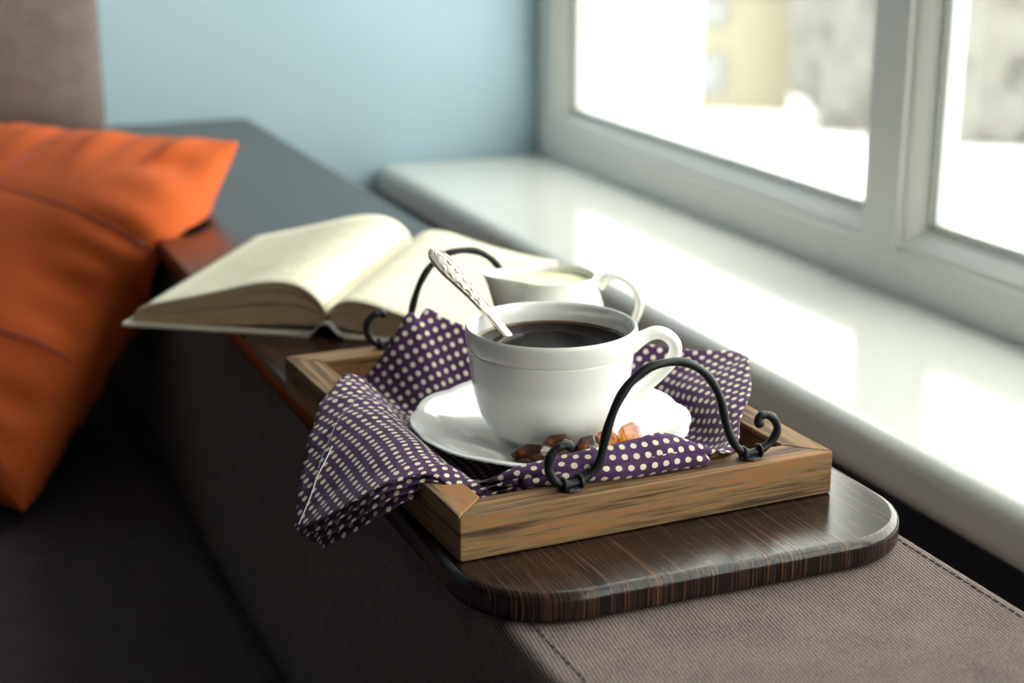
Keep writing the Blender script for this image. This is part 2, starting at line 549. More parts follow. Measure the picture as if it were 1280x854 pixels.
def house(name, label, c, yaw, w, dp, h, mw, win, band):
    r = thing(name, label, 'house', (c[0], c[1], ZG - 0.1), yaw)
    body = box('wall', (-w / 2, w / 2, 0, dp, 0, h), mw, r)
    prism('roof', [(-w / 2 - 0.4, h + 0.0), (w / 2 + 0.4, h), (w / 2 + 0.4, h + 0.25), (0, h + 1.8), (-w / 2 - 0.4, h + 0.25)], 1, -0.4, dp + 0.4, M['snow'], r, smooth=False)
    if band: box('eaves_band', (-w / 2 - 0.02, w / 2 + 0.02, -0.06, 0.0, band[0], band[1]), M['house_band'], r, 0.01)
    for (x0, x1, z0, z1) in win:
        fr_ = box('window', (x0, x1, -0.05, 0.02, z0, z1), M['house_frame'], r, 0.01)
        p = box('pane', (x0 + 0.06, x1 - 0.06, -0.06, -0.045, z0 + 0.06, z1 - 0.06), M['house_pane'], fr_)
    return r
# facing direction of the facades: towards the window
hv = Vector((0.50, 0.866))
yaw = math.atan2(-0.50, 0.866)
house('white_house', 'plain white rendered house to one side of the yellow house', (6.63, 15.05), yaw, 3.0, 5, 5.2, M['white_house'], [(-0.9, -0.2, 3.4, 4.6)], None)
house('yellow_house', 'pale yellow house with light eaves band beside bare shrubs', (12.35, 20.9), yaw, 1.55, 3, 4.4, M['yellow_house'],
      [(-0.6, -0.2, 0.35, 0.95), (-0.6, -0.2, 1.35, 1.75), (0.0, 0.5, 2.3, 3.2)], (1.82, 2.25))

hedge = thing('hedgerow', 'tall bare greyish hedge at the far side of the snowy yard', 'hedge', (16.0, 18.0, ZG - 0.15))
def shrub(pos, rad, h, seed):
    bm = bmesh.new()
    bmesh.ops.create_icosphere(bm, subdivisions=4, radius=1)
    rs = random.Random(seed)
    off = Vector((rs.random() * 20, rs.random() * 20, 0))
    for v in bm.verts:
        k = 1 + 0.35 * noise.noise(v.co * 1.8 + off) + 0.22 * noise.noise(v.co * 5 + off) + 0.1 * noise.noise(v.co * 11 + off)
        v.co = Vector((v.co.x * rad * k, v.co.y * rad * k, h * 0.36 + v.co.z * h * 0.46 * k))
    d_ = (pos[0] - 16.0, pos[1] - 18.0, 0)
    from_bm('crown', bm, M['shrub'], hedge).location = d_
    tube('trunk', [(0, 0, 0), (0.05, 0, h * 0.3), (0, 0.05, h * 0.6)], [0.12, 0.1, 0.06], M['bark'], hedge, 8).location = d_
sh = [((13.4, 18.9), 1.05, 4.6), ((14.6, 17.2), 1.2, 4.8), ((15.3, 15.0), 1.2, 4.8), ((15.7, 19.4), 1.3, 5.2), ((17.0, 17.2), 1.5, 5.4)]
for i, (p, r_, h_) in enumerate(sh): shrub(p, r_, h_, i + 3)

# ================================================================== SOFA
sofa = thing('sofa', 'taupe fabric sofa with a broad flat armrest beside the windowsill', 'sofa', (0.0, 1.3, 0.0))
def sl_box(name, b, m, bev, seg=4):
    return box(name, (b[0], b[1], b[2] - 1.3, b[3] - 1.3, b[4], b[5]), m, sofa, bev, seg)
sl_box('armrest', (0.283, 0.549, 0.22, 2.325, 0.02, 0.582), M['sofa'], 0.008)
sl_box('base', (-1.4, 0.280, 0.30, 2.31, 0.03, 0.16), M['sofa_shaded'], 0.01)
sl_box('seat_cushion', (-1.38, 0.279, 0.28, 2.10, 0.16, 0.335), M['sofa_shaded'], 0.03, 5)
sl_box('backrest', (-1.38, 0.268, 2.10, 2.325, 0.16, 0.60), M['sofa_shaded'], 0.02)
# soft back cushion
bm = bmesh.new()
bmesh.ops.create_cube(bm, size=1)
bmesh.ops.subdivide_edges(bm, edges=list(bm.edges), cuts=14, use_grid_fill=True)
cw, cd, ch = 0.92, 0.20, 0.44
for v in bm.verts:
    x, y, z = v.co * 2
    e = (1 - abs(x) ** 6) * (1 - abs(z) ** 6)
    f = lambda q: math.copysign(abs(q) ** 0.9, q)
    rx = 1 - 0.10 * (abs(y) ** 3) ; rz = 1 - 0.10 * (abs(y) ** 3)
    v.co = Vector((x * cw / 2 * rx, y * cd / 2 * (0.72 + 0.28 * max(e, 0)), z * ch / 2 * rz))
    v.co.y += 0.006 * noise.noise(Vector((x * 4, z * 4, 2)))
o = from_bm('back_cushion', bm, M['sofa'], sofa, True, 80)
o.location = (0.322 - cw / 2, 2.215 - 1.3, 0.607 + ch / 2)
# stitch rows along both top edges of the armrest
def stitches(x, y0, y1, z):
    bm = bmesh.new()
    y = y0
    while y < y1:
        bm_box(bm, x - 0.0005, x + 0.0005, y - 1.3, y + 0.0042 - 1.3, z - 0.0002, z + 0.0005)
        y += 0.0062
    tag(from_bm('stitching', bm, M['thread'], sofa, False), kind='stuff')
stitches(0.5385, 0.24, 1.0, 0.582)
stitches(0.2985, 0.24, 0.78, 0.582)

# wooden board on the armrest
def board_outline():
    x0, x1, y0, y1, r = 0.270, 0.5455, 0.680, 2.328, 0.056
    pts = [(x1, y1), (x0, y1)]
    for k in range(13):
        a = R(180 + 90 * k / 12); pts.append((x0 + r + r * math.cos(a), y0 + r + r * math.sin(a)))
    for k in range(13):
        a = R(270 + 90 * k / 12); pts.append((x1 - r + r * math.cos(a), y0 + r + r * math.sin(a)))
    return pts
ob = prism('armrest_board', board_outline(), 2, 0.5825, 0.600, M['board'], None, 0.005, 4)
tag(ob, 'long dark wenge wood board with rounded corners lying on the sofa armrest', 'board')

# ================================================================== CUSHION
P0 = Vector((0.1156, 1.5033, 0.36)); P1 = Vector((0.3928, 1.7231, 0.6695))
ev = (P1 - P0).normalized()
hh = Vector((-0.62, 0.78, -0.05)); hh = (hh - ev * hh.dot(ev)).normalized()
nv = ev.cross(hh)
if nv.z < 0: nv = -nv
LC = (P1 - P0).length
cen = (P0 + P1) / 2 + hh * LC / 2
cu = thing('cushion', 'orange square scatter cushion with stitched cross seams leaning on the sofa armrest', 'cushion', (cen.x, cen.y, 0.335))
base_ = Vector((cen.x, cen.y, 0.335))
def smooth_contact(p):
    # the soft cushion is pressed aside by the armrest and seat
    q = p.copy()
    rr = 0.055; cx_, cz_ = 0.264 + rr, 0.606 - rr
    if q.x > 0.264 and q.z < 0.606:
        if q.x < cx_ and q.z > cz_:
            dx, dz = q.x - cx_, q.z - cz_
            dd = math.hypot(dx, dz)
            if dd < rr and dd > 1e-6: q.x, q.z = cx_ + dx / dd * rr, cz_ + dz / dd * rr
        elif q.z >= cz_: q.z = 0.606
        else: q.x = 0.264
    if q.z < 0.3385: q.z = 0.3385
    if q.y > 2.085: q.y = 2.085
    return q
SEAM_T = (-0.34, 0.40); SEAM_S = (-0.12, 0.60)
def cush(s, t_, side):
    # s along right->left (-1..1), t bottom->top
    a = LC / 2
    ed = 0.075
    ps = s * a * (1 - ed * (1 - t_ * t_) ** 1.0 * abs(s) ** 2)
    pt = t_ * a * (1 - ed * (1 - s * s) ** 1.0 * abs(t_) ** 2)
    th = 0.088 * (max(0, (1 - s ** 2)) * max(0, (1 - t_ ** 2))) ** 0.42
    # puckers running in from the edges
    k = 0.0065 * max(0, 1 - min(1 - abs(s), 1 - abs(t_)) * 2.4)
    ang = (t_ * 13 if abs(s) > abs(t_) else s * 13)
    th += k * min(1, 8 * min(1 - abs(s), 1 - abs(t_))) * (math.sin(ang) + 0.7 * math.sin(ang * 2.3 + 1.3 * s + t_ * 2))
    th += 0.012 * noise.noise(Vector((s * 1.7, t_ * 1.7, 3.3))) * (1 - s * s) * (1 - t_ * t_)
    # stitched seams pull the cover in a little
    for c_ in SEAM_T: th -= 0.0025 * math.exp(-((t_ - c_) / 0.02) ** 2) * (1 - s * s)
    for c_ in SEAM_S: th -= 0.0025 * math.exp(-((s - c_) / 0.02) ** 2) * (1 - t_ * t_)
    p = cen + hh * ps + ev * pt + nv * (side * max(th, 0.0))
    w_ = math.exp(-((t_ - 0.48) / 0.36) ** 2) * max(0, (0.5 - s) / 1.5) ** 2
    p += Vector((-0.020, -0.100, -0.004)) * w_
    return smooth_contact(p) - base_
N = 72
V, F = [], []
for side in (1, -1):
    o0 = len(V)
    for i in range(N + 1):
        for j in range(N + 1):
            s_ = math.sin(math.pi / 2 * (i / N * 2 - 1)); t_ = math.sin(math.pi / 2 * (j / N * 2 - 1))
            V.append(cush(s_, t_, side))
    for i in range(N):
        for j in range(N):
            a = o0 + i * (N + 1) + j
            F.append((a, a + 1, a + N + 2, a + N + 1))
me = bpy.data.meshes.new('cover')
me.from_pydata([tuple(v) for v in V], [], F)
bm = bmesh.new(); bm.from_mesh(me)
bmesh.ops.remove_doubles(bm, verts=bm.verts, dist=0.0004)
from_bm('cover', bm, M['orange'], cu, True, 100)
for ax in (0, 1):
    for c_ in (SEAM_T, SEAM_S)[ax]:
        pts = []
        for k in range(61):
            q = -0.97 + 1.94 * k / 60
            p = cush(q, c_, 1) if ax == 0 else cush(c_, q, 1)
            pts.append(p + nv * 0.0006)
        tube('seam', pts, 0.0016, M['seam'], cu, 6)

# ================================================================== BOOK
bk = thing('open_book', 'thick old book lying open on the dark board behind the tray', 'book', (0.329, 1.173, 0.6003), R(-34.5))
BL_ = 0.268
def strip_solid(name, top, bot, y0, y1, m, parent, uv=False, ny=10, wob=0.0):
    """solid between two polylines (x,z) of equal length, extruded along y"""
    n = len(top)
    V, F = [], []
    for j in range(ny + 1):
        y = y0 + (y1 - y0) * j / ny
        for (x, z) in top: V.append((x, y, z + wob * noise.noise(Vector((x * 25, y * 12, 1)))))
        for (x, z) in bot: V.append((x, y, z + wob * noise.noise(Vector((x * 25, y * 12, 1)))))
    W = 2 * n
    for j in range(ny):
        for i in range(n - 1):
            a = j * W + i
            F.append((a, a + 1, a + 1 + W, a + W))
            b = j * W + n + i
            F.append((b, b + W, b + 1 + W, b + 1))
        for i in (0, n - 1):
            a = j * W + i; b = j * W + n + i
            F.append((a, a + W, b + W, b))
    for j in (0, ny):
        for i in range(n - 1):
            a = j * W + i; b = j * W + n + i
            F.append((a, b, b + 1, a + 1))
    o = from_data(name, V, F, m, parent, True, 35)
    return o
def sheet(name, line, y0, y1, m, parent, ny=16, wob=0.0, flip=False):
    n = len(line)
    d = [0]
    for a, b in zip(line[:-1], line[1:]): d.append(d[-1] + math.hypot(b[0] - a[0], b[1] - a[1]))
    V, F, UV = [], [], []
    for j in range(ny + 1):
        y = y0 + (y1 - y0) * j / ny
        for i, (x, z) in enumerate(line):
            V.append((x, y, z + wob * noise.noise(Vector((x * 25, y * 12, 1)))))
            UV.append((d[i] / d[-1], j / ny))
    for j in range(ny):
        for i in range(n - 1):
            a = j * n + i
            F.append((a, a + 1, a + 1 + n, a + n))
    me = bpy.data.meshes.new(name)
    me.from_pydata(V, [], F)
    ul = me.uv_layers.new(name='UVMap')
    for l in me.loops: ul.data[l.index].uv = UV[l.vertex_index]
    o = link(name, me, m, parent, True, 80)
    sd = o.modifiers.new('thickness', 'SOLIDIFY'); sd.thickness = 0.00035; sd.offset = 1
    return o
def rs_line(pts, n): return [tuple(p) for p in catmull(pts, n)]
Lt = rs_line([(-0.0005, 0.0185), (-0.005, 0.0275), (-0.016, 0.0375), (-0.033, 0.0425), (-0.058, 0.0405), (-0.095, 0.031), (-0.130, 0.0225), (-0.156, 0.0165)], 5)
Lb = rs_line([(-0.0035, 0.0135), (-0.007, 0.0095), (-0.018, 0.0085), (-0.036, 0.0085), (-0.062, 0.0065), (-0.098, 0.0040), (-0.134, 0.0036), (-0.168, 0.0034)], 5)
Rt = rs_line([(0.0005, 0.0185), (0.006, 0.0255), (0.018, 0.0300), (0.036, 0.0285), (0.060, 0.0215), (0.088, 0.0145), (0.114, 0.0095), (0.138, 0.0065)], 5)
Rb = rs_line([(0.0035, 0.0135), (0.007, 0.0095), (0.018, 0.0070), (0.036, 0.0050), (0.060, 0.0040), (0.088, 0.0036), (0.114, 0.0034), (0.142, 0.0034)], 5)
def lerp(A, B, f, sh=0.0):
    out = []
    for i, (a, b) in enumerate(zip(A, B)):
        q = i / (len(A) - 1)
        out.append((b[0] * (1 - f) + a[0] * f + sh * q, b[1] * (1 - f) + a[1] * f))
    return out
for (T_, B_, sg, cuts) in ((Lt, Lb, -1, [(0.0, 0.47, 0.0), (0.50, 0.77, 0.002), (0.80, 0.985, -0.003)]), (Rt, Rb, 1, [(0.0, 0.55, 0.001), (0.57, 0.985, -0.001)])):
    for (f0, f1, sh_) in cuts:
        q = [(x, z) for x, z in lerp(T_, B_, f1, sg * sh_)]
        w_ = [(x, z) for x, z in lerp(T_, B_, f0, sg * sh_)]
        strip_solid('page_block', q, w_, 0.006, BL_ - 0.006, M['pages'], bk, ny=12)
    lf = [(x, z + 0.0003) for x, z in T_]
    sheet('page', lf, 0.005, BL_ - 0.005, M['leaf'], bk)
prism('cover', [(-0.173, 0.0), (-0.014, 0.0), (-0.014, 0.003), (-0.173, 0.003)], 1, 0.0, BL_, M['cover'], bk, 0.0008)
prism('cover', [(0.014, 0.0), (0.147, 0.0), (0.147, 0.003), (0.014, 0.003)], 1, 0.0, BL_, M['cover'], bk, 0.0008)
spn = rs_line([(-0.022, 0.0035), (-0.0135, 0.0042), (-0.0095, 0.0075), (-0.004, 0.0125), (0.002, 0.0128), (0.007, 0.0080), (0.0115, 0.0042), (0.020, 0.0035)], 4)
strip_solid('spine', spn, [(x, z - 0.0018) for x, z in spn], 0.0005, BL_ - 0.0005, M['spine_cloth'], bk, ny=4)

# ================================================================== TRAY
TW, TD, TH, TR = 0.240, 0.318, 0.0265, 0.0218
tray = thing('serving_tray', 'rustic brown wooden serving tray with black wrought iron scroll handles', 'tray', (0.2768, 0.738, 0.6004), R(2.0))
def rail(pts, m):
    bm = bmesh.new()
    A = [bm.verts.new((x, y, 0)) for x, y in pts]; B = [bm.verts.new((x, y, TH)) for x, y in pts]
    bm.faces.new(A); bm.faces.new(B)
    for i in range(4): bm.faces.new((A[i], B[i], B[(i + 1) % 4], A[(i + 1) % 4]))
    bmesh.ops.recalc_face_normals(bm, faces=bm.faces)
    bmesh.ops.bevel(bm, geom=list(bm.edges), offset=0.0011, segments=2, profile=0.5, affect='EDGES')
    return flat_normals(from_bm('rail', bm, m, tray, True, 50), True)
g = 0.00025
rail([(0 + g, 0), (TW - g, 0), (TW - TR - g, TR), (TR + g, TR)], M['tray_x'])
rail([(0 + g, TD), (TW - g, TD), (TW - TR - g, TD - TR), (TR + g, TD - TR)], M['tray_x'])
rail([(0, g), (TR, TR + g), (TR, TD - TR - g), (0, TD - g)], M['tray_y'])
rail([(TW, g), (TW - TR, TR + g), (TW - TR, TD - TR - g), (TW, TD - g)], M['tray_y'])
box('bottom_panel', (TR - 0.004, TW - TR + 0.004, TR - 0.004, TD - TR + 0.004, 0.0012, 0.0066), M['tray_y'], tray)
hp = [(0.0715, 0.05), (0.0702, 0.0525), (0.0662, 0.0529), (0.0619, 0.0511), (0.0585, 0.0467), (0.0578, 0.0409), (0.0605, 0.0345), (0.065, 0.0308), (0.071, 0.0297), (0.0769, 0.0303), (0.0839, 0.0335), (0.0893, 0.0395), (0.0916, 0.0485), (0.0949, 0.061), (0.1001, 0.0734), (0.1077, 0.0836), (0.1181, 0.0906), (0.1306, 0.0925), (0.1434, 0.0908), (0.1547, 0.084), (0.1625, 0.0746), (0.1676, 0.0638), (0.171, 0.0512), (0.1753, 0.0410), (0.1794, 0.0347), (0.1853, 0.0303), (0.1921, 0.0298), (0.1988, 0.0320), (0.2043, 0.0362), (0.2069, 0.0424), (0.2036, 0.049), (0.1986, 0.0518), (0.1942, 0.0513), (0.1934, 0.0479), (0.196, 0.0462)]
def iron_handle(y):
    pts = catmull([(x, y, z) for x, z in hp], 4)
    n = len(pts)
    rad = []
    for i in range(n):
        q = i / (n - 1)
        r_ = 0.00255 + 0.0002 * math.sin(i * 0.9)
        e_ = min(q, 1 - q)
        if e_ < 0.06: r_ *= 0.8 + 0.35 * math.sin(e_ / 0.06 * math.pi)
        rad.append(r_)
    h = tube('handle', pts, rad, M['iron'], tray, 12)
    for xf in (0.0715, 0.1888):
        pr = [(0, 0), (0.0062, 0), (0.0066, 0.0008), (0.0054, 0.0016), (0.0030, 0.0022), (0.0, 0.0024)]
        V, F = lathe_data(pr, 20, lambda a, i, r, z: (r * (1 + 0.08 * math.sin(3 * a + i)), z))
        o = from_data('foot_plate', [(x + xf, yy + y, z + TH) for x, yy, z in V], F, M['iron'], h)
        for dx in (-0.0052, 0.0052):
            # wire wraps around the bar
            c = [(xf + dx + 0.0007 * math.sin(a * 0.5), y + 0.0033 * math.cos(a), 0.0302 + 0.0033 * math.sin(a)) for a in np.linspace(0, 2 * math.pi, 22)]
            tube('collar', c, 0.0012, M['iron'], h, 8)
iron_handle(TR / 2)
iron_handle(TD - TR / 2)

# ================================================================== NAPKIN
OX, OY, ZN = 0.384, 0.860, 0.6080
# for each azimuth: eight (distance, height) points from the middle to the hem
prof = {
    0:   [(.05, .6082), (.075, .6085), (.091, .6105), (.099, .617), (.105, .628), (.117, .634), (.130, .638), (.142, .6415)],
    10:  [(.05, .6082), (.075, .6085), (.091, .6105), (.100, .617), (.107, .629), (.123, .6355), (.139, .640), (.154, .6448)],
    24:  [(.05, .6082), (.075, .6085), (.090, .611), (.101, .617), (.109, .625), (.117, .633), (.125, .6385), (.132, .644)],
    42:  [(.05, .6082), (.075, .6085), (.088, .611), (.094, .618), (.099, .626), (.104, .633), (.109, .639), (.113, .645)],
    66:  [(.05, .6082), (.075, .6085), (.086, .611), (.090, .618), (.093, .626), (.095, .634), (.097, .641), (.099, .647)],
    88:  [(.05, .6082), (.075, .6085), (.088, .611), (.092, .619), (.095, .629), (.098, .639), (.101, .648), (.104, .655)],
    100: [(.05, .6082), (.075, .6085), (.090, .611), (.095, .619), (.101, .631), (.107, .643), (.113, .654), (.118, .662)],
    106: [(.05, .6082), (.075, .6085), (.091, .611), (.098, .619), (.106, .632), (.114, .647), (.123, .660), (.131, .6705)],
    109: [(.05, .6082), (.0755, .6085), (.0915, .611), (.0995, .619), (.108, .632), (.1165, .6465), (.124, .658), (.131, .6655)],
    112: [(.05, .6082), (.076, .6085), (.092, .611), (.101, .619), (.110, .632), (.119, .646), (.127, .659), (.134, .6685)],
    118: [(.05, .6082), (.077, .6085), (.094, .6105), (.106, .617), (.117, .626), (.126, .634), (.133, .641), (.139, .6475)],
    123: [(.05, .6082), (.078, .6085), (.098, .609), (.114, .6115), (.126, .616), (.137, .620), (.147, .622), (.156, .6215)],
    130: [(.05, .6082), (.078, .6085), (.098, .6095), (.113, .614), (.124, .623), (.134, .630), (.143, .633), (.150, .632)],
    139: [(.05, .6082), (.076, .609), (.094, .612), (.107, .620), (.117, .630), (.128, .6360), (.137, .6375), (.143, .637)],
    146: [(.05, .6082), (.074, .6095), (.090, .614), (.101, .623), (.110, .632), (.121, .637), (.131, .639), (.140, .639)],
    153: [(.05, .6082), (.072, .6098), (.085, .616), (.095, .626), (.106, .6335), (.120, .637), (.133, .636), (.145, .632)],
    162: [(.05, .6082), (.070, .610), (.082, .6165), (.091, .627), (.103, .634), (.118, .6355), (.134, .630), (.148, .6215)],
    173: [(.05, .6082), (.068, .6105), (.079, .617), (.088, .6275), (.101, .634), (.118, .633), (.138, .622), (.156, .609)],
    180: [(.05, .6082), (.067, .6105), (.078, .617), (.087, .6275), (.100, .634), (.119, .631), (.142, .616), (.163, .598)],
    188: [(.05, .6082), (.067, .6105), (.079, .6165), (.088, .6275), (.100, .6335), (.120, .630), (.147, .611), (.172, .589)],
    194: [(.05, .6082), (.067, .6105), (.080, .616), (.090, .6275), (.102, .633), (.120, .630), (.144, .616), (.166, .600)],
    201: [(.05, .6082), (.067, .6102), (.081, .6155), (.092, .6265), (.104, .6315), (.119, .6305), (.136, .625), (.152, .617)],
    207: [(.05, .6082), (.068, .6100), (.083, .6145), (.095, .625), (.106, .6305), (.116, .631), (.126, .629), (.135, .6265)],
    213: [(.05, .6082), (.069, .6098), (.084, .614), (.097, .624), (.106, .629), (.113, .630), (.119, .6295), (.125, .629)],
    222: [(.05, .6082), (.070, .6095), (.084, .6125), (.095, .618), (.103, .623), (.109, .626), (.115, .6265), (.121, .6255)],
    234: [(.05, .6082), (.072, .6095), (.083, .6125), (.092, .618), (.100, .625), (.107, .628), (.110, .631), (.104, .6335)],
    248: [(.05, .6082), (.073, .6095), (.083, .6125), (.090, .618), (.098, .6265), (.106, .6305), (.107, .636), (.097, .6395)],
    262: [(.05, .6082), (.073, .6095), (.083, .6125), (.090, .618), (.096, .6265), (.104, .6305), (.106, .638), (.096, .6435)],
    276: [(.05, .6082), (.073, .6095), (.083, .6125), (.090, .618), (.096, .6265), (.105, .6305), (.107, .6385), (.097, .6460)],
    288: [(.05, .6082), (.073, .6095), (.084, .6125), (.092, .618), (.099, .6265), (.109, .6310), (.110, .6390), (.100, .6460)],
    296: [(.05, .6082), (.074, .6095), (.086, .6120), (.095, .617), (.103, .6255), (.113, .6305), (.117, .6345), (.112, .6385)],
    304: [(.05, .6082), (.074, .6092), (.087, .6115), (.097, .616), (.105, .6235), (.112, .6285), (.117, .6300), (.121, .6295)],
    316: [(.05, .6082), (.075, .6090), (.088, .6105), (.098, .614), (.105, .6190), (.111, .6240), (.115, .6265), (.119, .6280)],
    332: [(.05, .6082), (.075, .6088), (.088, .6100), (.097, .613), (.103, .6180), (.108, .6235), (.113, .6275), (.117, .6305)],
    346: [(.05, .6082), (.075, .6086), (.090, .6100), (.099, .616), (.105, .6265), (.112, .6315), (.120, .6345), (.128, .6370)],
}
ph = sorted(prof)
NA, NR = 288, 44
tab = np.array([[(0.0, 0.6082)] + [(0.025, 0.6082)] + prof[p] for p in ph])        # k x 10 x 2
phx = np.array(ph, float)
def at_phi(p):
    k = len(phx)
    i = int(np.searchsorted(phx, p, side='right') - 1) % k
    a, b, c, d = (i - 1) % k, i, (i + 1) % k, (i + 2) % k
    w = (phx[c] - phx[b]) % 360
    t_ = ((p - phx[b]) % 360) / w
    # monotone-ish Hermite with finite differences on uneven spacing
    wa = (phx[b] - phx[a]) % 360; wc = (phx[d] - phx[c]) % 360
    mb = (tab[c] - tab[a]) / (wa + w) * w
    mc = (tab[d] - tab[b]) / (w + wc) * w
    t2, t3 = t_ * t_, t_ ** 3
    return (2 * t3 - 3 * t2 + 1) * tab[b] + (t3 - 2 * t2 + t_) * mb + (-2 * t3 + 3 * t2) * tab[c] + (t3 - t2) * mc
def radial(pp, n):
    q = catmull(pp, 8)
    s = np.concatenate([[0], np.cumsum(np.linalg.norm(np.diff(q, axis=0), axis=1))])
    u = np.linspace(0, s[-1], n)
    return np.stack([np.interp(u, s, q[:, 0]), np.interp(u, s, q[:, 1])], 1), s[-1]
GR = np.zeros((NA, NR, 3))
LEN = np.zeros(NA)
for i in range(NA):
    p = 360.0 * i / NA
    q, LEN[i] = radial(at_phi(p), NR)
    a = math.radians(p)
    GR[i, :, 0] = q[:, 0] * math.cos(a); GR[i, :, 1] = q[:, 0] * math.sin(a); GR[i, :, 2] = q[:, 1]
# small soft folds in the free cloth
for i in range(NA):
    a = 2 * math.pi * i / NA
    for j in range(NR):
        f = max(0.0, (j / (NR - 1) - 0.5) / 0.5)
        x, y, z = GR[i, j]
        w_ = (0.0022 * max(0, math.sin(a * 11 + 2 * math.sin(a * 3))) ** 3 + 0.0007 * math.sin(a * 31 + 1.0)) * (0.3 if 4.0 < a < 5.4 else 1.0)
        for c_, h_, q_ in ((133, .0022, 2.0), (142, .0022, 2.2), (154, .0030, 2.6), (166, .0020, 2.2), (178, .0026, 3.0), (191, .0026, 3.0), (204, .002, 2.5)):
            GR[i, j, 2] += h_ * f * math.exp(-abs(math.degrees(a) - c_) / q_)
        GR[i, j, 2] += f * f * abs(w_) + 0.0008 * f * noise.noise(Vector((x * 60, y * 60, z * 60)))
# flatten the cloth (spring relaxation, opened along one radius) so that the dots keep their size along the folds
CUT = int(round(66 * NA / 360))
G2 = np.concatenate([np.roll(GR, -CUT, 0), GR[CUT:CUT + 1]], 0)
L2 = np.concatenate([np.roll(LEN, -CUT), LEN[CUT:CUT + 1]])
ang = np.arange(NA) * 2 * math.pi / NA
# first guess: a fan whose opening follows the true hem length
arc = np.concatenate([[0], np.cumsum(np.linalg.norm(np.diff(G2[:, -8], axis=0), axis=1))]) / (np.mean(L2) * (NR - 8) / (NR - 1))
arc = arc * min(1.0, 2 * math.pi / arc[-1]) + math.radians(66)
uv2 = np.zeros((NA + 1, NR, 2))
for j in range(NR):
    uv2[:, j, 0] = np.cos(arc) * L2 * j / (NR - 1); uv2[:, j, 1] = np.sin(arc) * L2 * j / (NR - 1)
ln3 = lambda d: np.linalg.norm(d, axis=-1)
links = [((slice(0, -1), slice(1, None)), (slice(1, None), slice(1, None))), ((slice(None), slice(1, -1)), (slice(None), slice(2, None))),
         ((slice(0, -1), slice(1, -1)), (slice(1, None), slice(2, None))), ((slice(1, None), slice(1, -1)), (slice(0, -1), slice(2, None)))]
rest = [ln3(G2[q] - G2[p]) for p, q in links]
for it in range(900):
    mv = np.zeros_like(uv2); ct = np.full((NA + 1, NR, 1), 1e-6)
    for (p, q), L_ in zip(links, rest):
        dl = uv2[q] - uv2[p]
        d = dl * (1 - L_ / (ln3(dl) + 1e-9))[..., None] * 0.5
        mv[p] += d; mv[q] -= d; ct[p] += 1; ct[q] += 1
    uv2 += mv / ct * 1.3
UVf = np.roll(uv2[:NA], CUT, 0)
nap = thing('napkin', 'purple cotton napkin with cream polka dots spread under the saucer in the tray', 'napkin', (OX, OY, 0.6075))
def cloth(name, idx, rng, off=(0, 0, 0), lift=0.0, grow=0.0, closed=True, uvoff=(0, 0), thick=0.0007):
    V, F, UV = [], [], []
    n = len(rng)
    for i in idx:
        a = ang[i % NA]
        for j in rng:
            x, y, z = GR[i % NA, j]
            f = max(0, (j / (NR - 1) - 0.45) / 0.55)
            V.append((x + off[0] * f + grow * f * math.cos(a), y + off[1] * f + grow * f * math.sin(a), z - 0.6075 + lift * f + off[2] * f))
            UV.append((UVf[i % NA, j, 0] + uvoff[0], UVf[i % NA, j, 1] + uvoff[1]))
    m_ = len(idx)
    for i in range(m_ if closed else m_ - 1):
        i2 = (i + 1) % m_
        for j in range(n - 1):
            F.append((i * n + j, i2 * n + j, i2 * n + j + 1, i * n + j + 1))
    me = bpy.data.meshes.new(name)
    me.from_pydata([tuple(map(float, v)) for v in V], [], F)
    ul = me.uv_layers.new(name='UVMap')
    for p in me.polygons:
        cut = {idx[me.loops[k].vertex_index // n] % NA for k in p.loop_indices} == {CUT, (CUT - 1) % NA}
        for k in p.loop_indices:
            v_ = me.loops[k].vertex_index
            ul.data[k].uv = UV[v_]
            if cut and idx[v_ // n] % NA == CUT:
                ul.data[k].uv = uv2[NA, rng[v_ % n]] + np.array(uvoff)
    o = link(name, me, M['napkin'], nap, True, 180)
    sd = o.modifiers.new('thickness', 'SOLIDIFY'); sd.thickness = thick; sd.offset = 0
    return o
cloth('cloth', list(range(NA)), list(range(1, NR)))
deg = lambda d_: int(round(d_ * NA / 360))
for k, (a0, a1, lf, gw, of) in enumerate(((158, 236, -0.0030, 0.000, (0.002, -0.003, 0)), (162, 238, -0.0062, -0.002, (0.004, -0.006, 0)), (166, 232, -0.0096, -0.005, (0.007, -0.008, 0)))):
    cloth('folded_layer', list(range(deg(a0), deg(a1))), list(range(20, NR)), of, lf, gw, False, (0.004 * (k + 1), 0.003 * k))
cloth('folded_layer', list(range(deg(238), deg(298))), list(range(27, NR)), (0, -0.001, 0), -0.0045, 0.0024, False, (0.003, 0.006))
# hem stitches along the hanging corner
st = []
def on_cloth(deg_, fr_, up=0.0009):
    i = int(round(deg_ * NA / 360)) % NA; j = fr_ * (NR - 1)
    j0 = int(j); t_ = j - j0
    j1 = min(j0 + 1, NR - 1)
    p = GR[i, j0] * (1 - t_) + GR[i, j1] * t_
    nn = np.cross(GR[(i + 1) % NA, j0] - GR[i - 1, j0], GR[i, j1] - GR[i, j0 - 1]); nn /= np.linalg.norm(nn) + 1e-12
    if nn[2] < 0: nn = -nn
    return p + nn * up - np.array([0, 0, 0.6075])
M['blue_thread'] = mat('blue_grey_thread', (0.22, 0.24, 0.36), 0.8, 0.2)
M['white_thread'] = mat('white_thread', (0.75, 0.73, 0.70), 0.8, 0.2)
line = [on_cloth(d_, f_) for d_, f_ in zip(np.linspace(143, 184, 60), np.linspace(0.80, 0.93, 60))]
VV, FF = [], []
